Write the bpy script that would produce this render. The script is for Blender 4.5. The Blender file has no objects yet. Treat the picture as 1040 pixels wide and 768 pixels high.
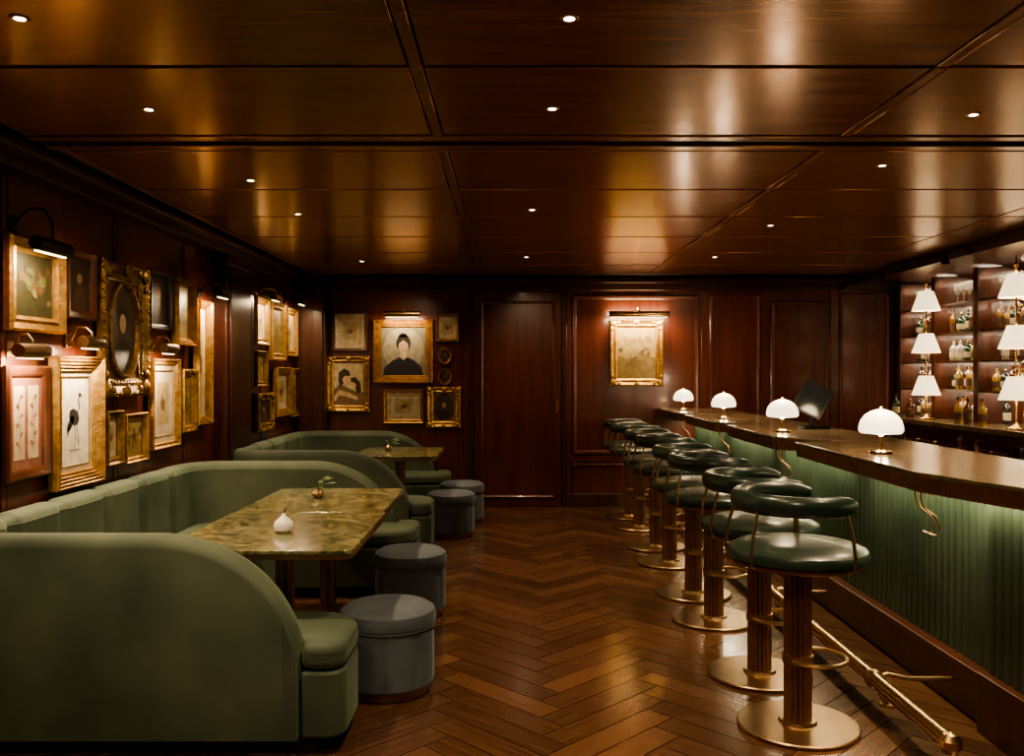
import bpy, bmesh, math, random
from mathutils import Vector, Matrix
random.seed(7)
SC = bpy.context.scene
COL = SC.collection
pi = math.pi
sin, cos = math.sin, math.cos
try: SC.view_settings.look = 'AgX - Medium High Contrast'
except Exception: pass

# ------------------------------------------------------------------ materials
MC = {}
def material(name, c1, c2=None, rough=.5, metal=0., nscale=4., stretch=(1,1,1), bump=0., bscale=None,
             emit=None, estr=0., coat=0., sheen=0., trans=0., dist=0., ramp=(.3,.7), spec=.5, detail=4., rvar=0., coord='Object'):
    if name in MC: return MC[name]
    m = bpy.data.materials.new(name); m.use_nodes = True
    nt = m.node_tree; n = nt.nodes; l = nt.links
    p = n['Principled BSDF']
    p.inputs['Base Color'].default_value = (*c1, 1)
    p.inputs['Roughness'].default_value = rough
    p.inputs['Metallic'].default_value = metal
    p.inputs['Specular IOR Level'].default_value = spec
    p.inputs['Coat Weight'].default_value = coat
    p.inputs['Coat Roughness'].default_value = .12
    p.inputs['Sheen Weight'].default_value = sheen
    p.inputs['Sheen Roughness'].default_value = .4
    if sheen: p.inputs['Sheen Tint'].default_value = (*[min(1,v*5) for v in c1],1)
    p.inputs['Transmission Weight'].default_value = trans
    if emit:
        p.inputs['Emission Color'].default_value = (*emit, 1)
        p.inputs['Emission Strength'].default_value = estr
    if c2 is not None or bump or rvar:
        tc = n.new('ShaderNodeTexCoord'); mp = n.new('ShaderNodeMapping')
        mp.inputs['Scale'].default_value = stretch
        nz = n.new('ShaderNodeTexNoise'); nz.inputs['Scale'].default_value = nscale
        nz.inputs['Detail'].default_value = detail; nz.inputs['Distortion'].default_value = dist
        l.new(tc.outputs[coord], mp.inputs[0]); l.new(mp.outputs[0], nz.inputs['Vector'])
        if c2 is not None:
            r = n.new('ShaderNodeValToRGB')
            r.color_ramp.elements[0].position = ramp[0]; r.color_ramp.elements[0].color = (*c1, 1)
            r.color_ramp.elements[1].position = ramp[1]; r.color_ramp.elements[1].color = (*c2, 1)
            l.new(nz.outputs['Fac'], r.inputs[0]); l.new(r.outputs[0], p.inputs['Base Color'])
        if rvar:
            mr = n.new('ShaderNodeMapRange')
            mr.inputs['To Min'].default_value = max(0, rough-rvar); mr.inputs['To Max'].default_value = rough+rvar
            l.new(nz.outputs['Fac'], mr.inputs['Value']); l.new(mr.outputs[0], p.inputs['Roughness'])
        if bump:
            b = n.new('ShaderNodeBump'); b.inputs['Strength'].default_value = bump
            b.inputs['Distance'].default_value = .01
            src = nz
            if bscale:
                src = n.new('ShaderNodeTexNoise'); src.inputs['Scale'].default_value = bscale
                l.new(mp.outputs[0], src.inputs['Vector'])
            l.new(src.outputs['Fac'], b.inputs['Height']); l.new(b.outputs[0], p.inputs['Normal'])
    MC[name] = m
    return m

WALLW = material('mahogany_wall', (.062,.0135,.0065), (.115,.028,.013), rough=.33, nscale=3, stretch=(6,6,.5), coat=.25, bump=.04, bscale=3)
WALLD = material('mahogany_dark', (.03,.008,.0045), (.056,.017,.009), rough=.33, nscale=3, stretch=(6,6,.5), coat=.2)
CEILW = material('ceiling_veneer', (.21,.084,.024), (.36,.16,.05), rough=.24, metal=.5, nscale=3, stretch=(.7,9,1), coat=.15, bump=.04, bscale=7, rvar=.04)
CEILG = material('ceiling_groove', (.012,.005,.003), rough=.5)
VELV = material('green_velvet', (.026,.040,.025), (.072,.092,.056), rough=.75, nscale=2.6, sheen=.6, bump=.14, bscale=9, detail=9, ramp=(.32,.7))
VELP = material('slate_velvet', (.05,.062,.074), (.10,.118,.134), rough=.75, nscale=5, sheen=.6, bump=.06, bscale=14, detail=8)
LEATH = material('green_leather', (.012,.028,.021), (.024,.044,.032), rough=.32, nscale=30, coat=.2, bump=.04)
BRONZE = material('bronze', (.27,.15,.08), (.37,.215,.12), rough=.36, metal=.9, nscale=12)
BRASS = material('brass', (.60,.39,.18), (.68,.47,.24), rough=.24, metal=1, nscale=9)
BRASSD = material('aged_brass', (.32,.21,.12), (.42,.29,.17), rough=.36, metal=1, nscale=7)
GOLD = material('gilt', (.30,.16,.045), (.58,.36,.12), rough=.4, metal=.85, nscale=22, bump=.25, bscale=60)
GOLDD = material('dark_gilt', (.11,.058,.018), (.32,.19,.065), rough=.42, metal=.75, nscale=20, bump=.3, bscale=50)
FRW = material('frame_walnut', (.045,.014,.006), (.085,.028,.012), rough=.35, nscale=10, coat=.3)
BLACK = material('black_metal', (.012,.011,.011), rough=.35, metal=.4)
BLACKP = material('black_plinth', (.012,.009,.008), rough=.6)
STONE = material('table_stone', (.045,.055,.022), (.27,.245,.12), rough=.16, nscale=8, dist=2.8, detail=15, coat=.4, ramp=(.40,.66))
BARTOP = material('bar_top_stone', (.09,.068,.04), (.24,.175,.1), rough=.2, nscale=6, dist=1.6, detail=9, coat=.4, ramp=(.35,.7))
REED = material('reeded_green_panel', (.026,.045,.03), (.052,.074,.05), rough=.34, nscale=3, coat=.35)
OPAL = material('opal_glass', (.95,.88,.72), rough=.3, emit=(1,.82,.54), estr=2.4)
SHADE = material('pleated_shade', (.85,.74,.52), rough=.8, emit=(1,.78,.48), estr=1.7)
LED = material('led_strip', (1,.8,.5), rough=.5, emit=(1,.78,.45), estr=6)
LENS = material('downlight_lens', (1,.9,.7), rough=.5, emit=(1,.86,.62), estr=14)
WHITE = material('white_ceramic', (.8,.76,.68), rough=.25)
LEAF = material('dry_leaf', (.05,.09,.03), (.12,.15,.05), rough=.6, nscale=20)
SCREEN = material('dark_screen', (.02,.022,.025), rough=.12)
CABW = material('cabinet_wood', (.05,.014,.007), (.09,.026,.012), rough=.33, nscale=4, stretch=(6,6,.6), coat=.25)
MIRR = material('shelf_back_panel', (.12,.075,.04), (.055,.032,.017), rough=.25, metal=.4, nscale=3)

def floor_mat():
    m = bpy.data.materials.new('herringbone_oak'); m.use_nodes = True
    nt = m.node_tree; n = nt.nodes; l = nt.links; p = n['Principled BSDF']
    at = n.new('ShaderNodeAttribute'); at.attribute_name = 'rnd'
    uv = n.new('ShaderNodeUVMap'); mp = n.new('ShaderNodeMapping'); mp.inputs['Scale'].default_value = (3, 40, 1)
    nz = n.new('ShaderNodeTexNoise'); nz.inputs['Scale'].default_value = 1.; nz.inputs['Detail'].default_value = 6
    l.new(uv.outputs[0], mp.inputs[0]); l.new(mp.outputs[0], nz.inputs['Vector'])
    mx = n.new('ShaderNodeMath'); mx.operation = 'MULTIPLY_ADD'; mx.inputs[1].default_value = .40
    ad = n.new('ShaderNodeMath'); ad.operation = 'MULTIPLY'; ad.inputs[1].default_value = .68
    l.new(nz.outputs['Fac'], ad.inputs[0]); l.new(at.outputs['Fac'], mx.inputs[0]); l.new(ad.outputs[0], mx.inputs[2])
    r = n.new('ShaderNodeValToRGB'); e = r.color_ramp.elements
    e[0].position = .15; e[0].color = (.025,.0112,.006,1); e[1].position = .85; e[1].color = (.15,.072,.037,1)
    l.new(mx.outputs[0], r.inputs[0]); l.new(r.outputs[0], p.inputs['Base Color'])
    mr = n.new('ShaderNodeMapRange'); mr.inputs['To Min'].default_value=.15; mr.inputs['To Max'].default_value=.34
    l.new(nz.outputs['Fac'], mr.inputs['Value']); l.new(mr.outputs[0], p.inputs['Roughness'])
    p.inputs['Coat Weight'].default_value = .6; p.inputs['Coat Roughness'].default_value = .14
    b = n.new('ShaderNodeBump'); b.inputs['Strength'].default_value = .22; b.inputs['Distance'].default_value = .004
    l.new(nz.outputs['Fac'], b.inputs['Height']); l.new(b.outputs[0], p.inputs['Normal'])
    return m
FLOORM = floor_mat()

def paint(c, rough=.45):
    k = 'paint_%02x%02x%02x' % tuple(int(max(0,min(1,v))*255) for v in c)
    return material(k, tuple(v*.65 for v in c), tuple(min(1,v*1.08) for v in c), rough=rough, nscale=16, detail=6)

# ------------------------------------------------------------------ mesh builder
class MB:
    def __init__(s): s.v=[]; s.f=[]; s.m=[]
    def add(s, vs, fs, mi=0):
        o=len(s.v); s.v+= [tuple(v) for v in vs]
        for f in fs: s.f.append([i+o for i in f]); s.m.append(mi)
    def box(s, x0,y0,z0,x1,y1,z1, mi=0):
        vs=[(x,y,z) for z in (z0,z1) for y in (y0,y1) for x in (x0,x1)]
        s.add(vs,[(0,2,3,1),(4,5,7,6),(0,1,5,4),(1,3,7,5),(3,2,6,7),(2,0,4,6)],mi)
    def lathe(s, prof, seg=32, c=(0,0,0), mi=0, sx=1, sy=1, rfun=None, axis='z', a0=0, a1=None):
        closed = a1 is None
        k = seg if closed else seg+1
        vs=[]
        for (r,z) in prof:
            for i in range(k):
                a = a0+(2*pi if closed else a1-a0)*i/seg
                rr = r*(rfun(a) if rfun else 1)
                p=(rr*cos(a)*sx, rr*sin(a)*sy, z)
                if axis=='x': p=(p[2],p[0],p[1])
                if axis=='y': p=(p[0],p[2],p[1])
                vs.append((p[0]+c[0],p[1]+c[1],p[2]+c[2]))
        fs=[]
        for j in range(len(prof)-1):
            for i in range(seg):
                i2=(i+1)%k
                fs.append((j*k+i,j*k+i2,(j+1)*k+i2,(j+1)*k+i))
        if closed:
            if prof[0][0]>1e-5: fs.append(tuple(range(k))[::-1])
            if prof[-1][0]>1e-5: fs.append(tuple((len(prof)-1)*k+i for i in range(k)))
        s.add(vs,fs,mi)
    def tube(s, path, r, seg=10, mi=0, closed=False, rz=None):
        P=[Vector(p) for p in path]; n=len(P); vs=[]
        prev=None
        for i,p in enumerate(P):
            if closed: t=(P[(i+1)%n]-P[i-1])
            else: t=P[min(i+1,n-1)]-P[max(i-1,0)]
            t.normalize()
            if prev is None:
                a = Vector((0,0,1)) if abs(t.z)<.9 else Vector((1,0,0))
                nrm=(a-t*a.dot(t)).normalized()
            else:
                nrm=(prev-t*prev.dot(t)).normalized()
            prev=nrm; b=t.cross(nrm)
            for k in range(seg):
                a=2*pi*k/seg
                vs.append(p+nrm*((rz or r)*cos(a))+b*(r*sin(a)))
        fs=[]
        m = n if closed else n-1
        for i in range(m):
            j=(i+1)%n
            for k in range(seg):
                k2=(k+1)%seg; fs.append((i*seg+k,i*seg+k2,j*seg+k2,j*seg+k))
        if not closed:
            fs.append(tuple(range(seg))[::-1]); fs.append(tuple((n-1)*seg+k for k in range(seg)))
        s.add(vs,fs,mi)
    def prism(s, poly, z0, z1, mi=0, caps=True):
        n=len(poly)
        vs=[(x,y,z0) for x,y in poly]+[(x,y,z1) for x,y in poly]
        fs=[(i,(i+1)%n,n+(i+1)%n,n+i) for i in range(n)]
        if caps: fs+= [tuple(range(n))[::-1], tuple(range(n,2*n))]
        s.add(vs,fs,mi)
    def rings(s, rings, mi=0, closed_path=False):
        k=len(rings[0]); vs=[p for r in rings for p in r]; fs=[]
        for j in range(len(rings)-(0 if closed_path else 1)):
            j2=(j+1)%len(rings)
            for i in range(k):
                i2=(i+1)%k; fs.append((j*k+i,j*k+i2,j2*k+i2,j2*k+i))
        if not closed_path:
            fs.append(tuple(range(k))[::-1]); fs.append(tuple((len(rings)-1)*k+i for i in range(k)))
        s.add(vs,fs,mi)
    def pol(s, pts, z, mi=0): s.add([(x,y,z) for x,y in pts],[tuple(range(len(pts)))],mi)
    def ell(s, cx,cy,rx,ry,z,mi=0,rot=0,n=20):
        s.pol([(cx+rx*cos(a)*cos(rot)-ry*sin(a)*sin(rot), cy+rx*cos(a)*sin(rot)+ry*sin(a)*cos(rot)) for a in [2*pi*i/n for i in range(n)]],z,mi)
    def line(s, pts, w, z, mi=0):
        for (a,b) in zip(pts[:-1],pts[1:]):
            d=Vector((b[0]-a[0],b[1]-a[1])); 
            if d.length<1e-6: continue
            d.normalize(); q=Vector((-d.y,d.x))*w/2
            s.pol([(a[0]-q.x,a[1]-q.y),(b[0]-q.x,b[1]-q.y),(b[0]+q.x,b[1]+q.y),(a[0]+q.x,a[1]+q.y)],z,mi)
    def rframe(s, w, h, fw, prof, mi=0, cx=0, cy=0, z0=0):
        rr=[]
        for (t,z) in prof:
            a=w/2-fw*(1-t); b=h/2-fw*(1-t)
            rr.append([(cx-a,cy-b,z+z0),(cx+a,cy-b,z+z0),(cx+a,cy+b,z+z0),(cx-a,cy+b,z+z0)])
        s.rings(rr,mi, closed_path=True)
    def oframe(s, w, h, fw, prof, mi=0, n=40, z0=0):
        rr=[]
        for (t,z) in prof:
            a=w/2-fw*(1-t); b=h/2-fw*(1-t)
            rr.append([(a*cos(2*pi*i/n),b*sin(2*pi*i/n),z+z0) for i in range(n)])
        s.rings(rr,mi,closed_path=True)
    def ball(s, c, r, mi=0, seg=8, sz=1):
        s.lathe([(1e-6,-r*sz)]+[(r*sin(pi*i/5),-r*sz*cos(pi*i/5)) for i in range(1,5)]+[(1e-6,r*sz)],seg,c,mi)
    def obj(s, name, mats, parent=None, bevel=0, bseg=2, fixn=True, ang=35, smooth=True, sub=0):
        me=bpy.data.meshes.new(name); me.from_pydata(s.v,[],s.f)
        for i,p in enumerate(me.polygons): p.material_index=s.m[i]
        for m in (mats if isinstance(mats,(list,tuple)) else [mats]): me.materials.append(m)
        if fixn:
            bm=bmesh.new(); bm.from_mesh(me); bmesh.ops.recalc_face_normals(bm,faces=bm.faces[:]); bm.to_mesh(me); bm.free()
        if smooth:
            for p in me.polygons: p.use_smooth=True
            me.set_sharp_from_angle(angle=math.radians(ang))
        me.update()
        o=bpy.data.objects.new(name,me); COL.objects.link(o)
        if parent: o.parent=parent
        if bevel:
            b=o.modifiers.new('bevel','BEVEL'); b.width=bevel; b.segments=bseg; b.limit_method='ANGLE'; b.angle_limit=math.radians(40)
        return o

def thing(name, label, category, loc=(0,0,0), rot=None, group=None):
    e=bpy.data.objects.new(name,None); e.empty_display_size=.1; COL.objects.link(e)
    if rot is not None: e.matrix_world=Matrix.Translation(loc)@rot.to_4x4()
    else: e.location=loc
    e['label']=label; e['category']=category
    if group: e['group']=group
    return e
def tag(o,label,category,group=None):
    o['label']=label; o['category']=category
    if group: o['group']=group
    return o
def copy_thing(src, loc, rz=0, label=None):
    e=src.copy(); COL.objects.link(e); e.location=loc; e.rotation_euler=(0,0,rz)
    if label: e['label']=label
    for c in src.children:
        k=c.copy(); k.parent=e; COL.objects.link(k)
    return e
def struct(o): o['kind']='structure'; return o

def roundpoly(pts, rad, n=6):
    out=[]; N=len(pts)
    for i in range(N):
        p=Vector(pts[i]); a=Vector(pts[i-1]); b=Vector(pts[(i+1)%N]); r=rad[i] if isinstance(rad,(list,tuple)) else rad
        u=(a-p); v=(b-p); lu,lv=u.length,v.length; u.normalize(); v.normalize()
        ang=u.angle(v)
        if r<=0 or abs(ang-pi)<.01: out.append((p.x,p.y)); continue
        d=min(r/math.tan(ang/2), lu*.49, lv*.49); r2=d*math.tan(ang/2)
        c=p+(u+v).normalized()*(r2/sin(ang/2))
        s0=p+u*d; s1=p+v*d
        a0=math.atan2(s0.y-c.y,s0.x-c.x); a1=math.atan2(s1.y-c.y,s1.x-c.x)
        da=a1-a0
        while da>pi: da-=2*pi
        while da<-pi: da+=2*pi
        for k in range(n+1):
            t=a0+da*k/n; out.append((c.x+r2*cos(t),c.y+r2*sin(t)))
    return out

# ------------------------------------------------------------------ room dimensions (metres)
XL, XR, YB, YF, ZC = -2.4, 4.75, 9.7, -1.6, 2.55
F=880.; H0=1.5
# ------------------------------------------------------------------ floor
def build_floor():
    W=.135; n=5
    bm=bmesh.new(); uvl=bm.loops.layers.uv.new('UVMap'); cl=bm.loops.layers.float_color.new('rnd')
    R=Matrix.Rotation(math.radians(45),2); g=.002
    cen=Vector(((XL+XR)/2,(YB+YF)/2))
    def plank(x0,y0,x1,y1,hor):
        r=random.random(); ou=random.random()*20; ov=random.random()*20
        c=[(x0+g,y0+g),(x1-g,y0+g),(x1-g,y1-g),(x0+g,y1-g)]
        P=[R@Vector(q)+cen for q in c]
        m=sum(P,Vector((0,0)))/4
        if not (XL-.5<m.x<XR+.5 and YF-.5<m.y<YB+.5): return
        f=bm.faces.new([bm.verts.new((q.x,q.y,0)) for q in P])
        for lp,q in zip(f.loops,c):
            u,v=((q[0]-x0),(q[1]-y0)) if hor else ((q[1]-y0),(q[0]-x0))
            lp[uvl].uv=(u+ou,v+ov); lp[cl]=(r,r,r,1)
    rng=int(9/W)
    for y in range(-rng,rng):
        for k in range(-rng//(2*n)-2, rng//(2*n)+3):
            x0=y+2*n*k
            if abs(x0)<rng+n: plank(x0*W,y*W,(x0+n)*W,(y+1)*W,True)
            x=y; y0=x-2*n+1+2*n*k
            if abs(y0)<rng+n: plank(x*W,y0*W,(x+1)*W,(y0+n)*W,False)
    for co,no in (((XL,0,0),(-1,0,0)),((XR,0,0),(1,0,0)),((0,YB,0),(0,1,0)),((0,YF,0),(0,-1,0))):
        bmesh.ops.bisect_plane(bm,geom=bm.verts[:]+bm.edges[:]+bm.faces[:],plane_co=co,plane_no=no,clear_outer=True)
    vs=[bm.verts.new(p) for p in [(XL,YF,-.003),(XR,YF,-.003),(XR,YB,-.003),(XL,YB,-.003),(XL,YF,-.1),(XR,YF,-.1),(XR,YB,-.1),(XL,YB,-.1)]]
    for f in ((0,1,2,3),(7,6,5,4),(0,4,5,1),(1,5,6,2),(2,6,7,3),(3,7,4,0)):
        ff=bm.faces.new([vs[i] for i in f]); ff.material_index=1
    bm.normal_update()
    me=bpy.data.meshes.new('floor'); bm.to_mesh(me); bm.free()
    me.materials.append(FLOORM); me.materials.append(BLACKP)
    o=bpy.data.objects.new('floor',me); COL.objects.link(o); struct(o)
build_floor()

# ------------------------------------------------------------------ ceiling
def build_ceiling():
    mb=MB(); mb.box(XL,YF,ZC+.02,XR,YB,ZC+.12,1)
    ys=[-1.6,-.6,.3,1.2,2.09,2.98,3.85,4.11,4.98,5.85,6.72,7.6,8.5,9.3]
    xs=[-2.13,-.33,1.48,3.29]
    g=.014
    for i in range(len(xs)-1):
        a=xs[i]+.028; b=xs[i+1]-.028
        for y0,y1 in zip(ys[:-1],ys[1:]):
            if y0==3.85: continue
            mb.box(a,y0+g,ZC,b,y1-g,ZC+.03,0)
    for x in xs: 
        for y0,y1 in zip(ys[:-1],ys[1:]):
            if y0==3.85: continue
            mb.box(x-.022,y0+g*.2,ZC-.003,x+.022,y1-g*.2,ZC+.03,0)
    mb.box(-2.18,3.864,ZC-.002,3.33,3.93,ZC+.03,0); mb.box(-2.18,3.955,ZC+.012,3.33,4.0,ZC+.03,1); mb.box(-2.18,4.025,ZC-.002,3.33,4.096,ZC+.03,0)
    for y0,y1 in zip(ys[:-1],ys[1:]):
        mb.box(3.32,y0+g,ZC,XR,y1-g,ZC+.03,0)
    o=mb.obj('ceiling',[CEILW,CEILG],bevel=.004,bseg=1); struct(o)
build_ceiling()

# ------------------------------------------------------------------ walls
MOLD=[(1,0),(1,.012),(.7,.024),(.35,.018),(0,.006),(0,0)]
def addM(mb,t,M,mi=0):
    o=len(mb.v); mb.v+=[tuple(M@Vector(v)) for v in t.v]
    for f,m in zip(t.f,t.m): mb.f.append([i+o for i in f]); mb.m.append(mi+m)
def panel_ring(mb,w,h,fw,M,mi=0,prof=MOLD):
    t=MB(); t.rframe(w,h,fw,prof); addM(mb,t,M,mi)
RB=Matrix(((1,0,0),(0,0,-1),(0,1,0)))          # on end wall : u=+X v=+Z w=-Y
RL=Matrix(((0,0,1),(1,0,0),(0,1,0)))           # on gallery wall : u=+Y v=+Z w=+X
RR=Matrix(((0,0,-1),(-1,0,0),(0,1,0)))         # facing -X
def M4(R,loc): return Matrix.Translation(loc)@R.to_4x4()
def bx(px): return (px-520)*YB/F
def bz(py): return H0-(py-378)*YB/F

mb=MB(); mb.box(XL-.12,YB,-.1,XR+.12,YB+.12,ZC+.12)
def backpanel(p0,p1,q0,q1,fw=.05):
    x0,x1,z1,z0=bx(p0),bx(p1),bz(q0),bz(q1)
    panel_ring(mb,x1-x0,z1-z0,fw,M4(RB,((x0+x1)/2,YB,(z0+z1)/2)))
backpanel(581,634,470,508); backpanel(581,710,300,462); backpanel(640,710,470,508)
backpanel(720,772,300,508,.04); backpanel(782,843,306,505,.05); backpanel(852,903,298,508,.04)
for px in (474.5,576,716,777,847):
    x=bx(px); mb.box(x-.045,YB-.018,0,x+.045,YB,ZC)
mb.box(bx(577),YB-.022,bz(469),bx(716),YB,bz(463))
struct(mb.obj('wall_back',WALLW,bevel=.003,bseg=1))
mb=MB(); mb.box(XL,YB-.05,ZC-.14,XR,YB,ZC-.06); mb.box(XL,YB-.1,ZC-.06,XR,YB,ZC)
struct(mb.obj('trim_1',WALLD,bevel=.008))
mb=MB(); mb.box(XL,YB-.028,0,bx(478),YB-.0,.14); mb.box(bx(573),YB-.028,0,XR,YB,.14)
struct(mb.obj('baseboard_back',WALLD,bevel=.006))
mb=MB(); mb.box(XL,YB-.2,.0,bx(334),YB-.0005,ZC-.14); mb.box(bx(322),YB-.24,0,bx(332),YB-.2,ZC-.14)
struct(mb.obj('trim_2',WALLD,bevel=.006))
mb=MB(); mb.box(XL-.12,YF,-.1,XL,YB,ZC+.12)
for y in (.5,2.3,4.1,5.25,6.35,8.3,9.2):
    mb.box(XL,y-.006,.14,XL+.004,y+.006,ZC-.1)
    mb.box(XL,y-.04,.14,XL+.008,y-.006,ZC-.1); mb.box(XL,y+.006,.14,XL+.008,y+.04,ZC-.1)
struct(mb.obj('wall_left',WALLW,bevel=.002,bseg=1))
mb=MB(); mb.box(XL,YF,ZC-.1,XL+.1,YB-.2,ZC); mb.box(XL+.1,YF,ZC-.05,XL+.2,YB-.2,ZC)
struct(mb.obj('trim_3',WALLD,bevel=.01))
mb=MB(); mb.box(XL,6.95,0,XL+.11,7.6,ZC-.1); mb.box(XL+.11,7.02,.2,XL+.125,7.53,ZC-.25); mb.box(XL,6.9,0,XL+.13,7.65,.15); mb.box(XL,6.92,ZC-.18,XL+.13,7.63,ZC-.1)
struct(mb.obj('trim_4',WALLD,bevel=.006))
mb=MB(); mb.box(XL,YF,0,XL+.02,6.89,.14); mb.box(XL,7.66,0,XL+.02,YB-.2,.14)
struct(mb.obj('baseboard_left',WALLD))
mb=MB(); mb.box(XR,YF,-.1,XR+.12,YB,ZC+.12); struct(mb.obj('wall_right',WALLW))
mb=MB(); mb.box(XL-.12,YF-.12,-.1,XR+.12,YF,ZC+.12); struct(mb.obj('wall_front',WALLW))
# soffit over the back bar
mb=MB(); mb.box(3.75,2.,2.475,XR,YB-.11,ZC-.001); mb.box(3.70,2.,2.45,3.77,YB-.11,2.5)
struct(mb.obj('trim_5',WALLD,bevel=.006))

# door in the end wall
def build_door():
    x0,x1=bx(482),bx(570); z1=bz(297); w=x1-x0
    d=thing('door_1','tall dark mahogany flush panelled door','door',((x0+x1)/2,YB,0)); d['kind']='structure'
    mb=MB(); mb.box(-w/2,-.03,.005,w/2,-.001,z1)
    t=MB(); t.rframe(w-.14,z1-.2,.03,MOLD); addM(mb,t,M4(RB,(0,-.03,z1/2)))
    mb.obj('door_leaf',WALLW,d,bevel=.002,bseg=1)
    mb=MB(); mb.box(-w/2-.06,-.045,0,-w/2-.006,-.001,z1+.05); mb.box(w/2+.006,-.045,0,w/2+.06,-.001,z1+.05); mb.box(-w/2-.06,-.045,z1+.006,w/2+.06,-.001,z1+.06)
    mb.obj('door_frame',WALLD,d,bevel=.004)
    mb=MB(); mb.box(w/2-.06,-.042,1.05,w/2-.035,-.03,1.2); mb.tube([(w/2-.047,-.042,1.16),(w/2-.047,-.07,1.16),(w/2-.047,-.07,1.08),(w/2-.047,-.042,1.08)],.006,8)
    mb.obj('door_handle',BRASSD,d)
build_door()

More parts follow.
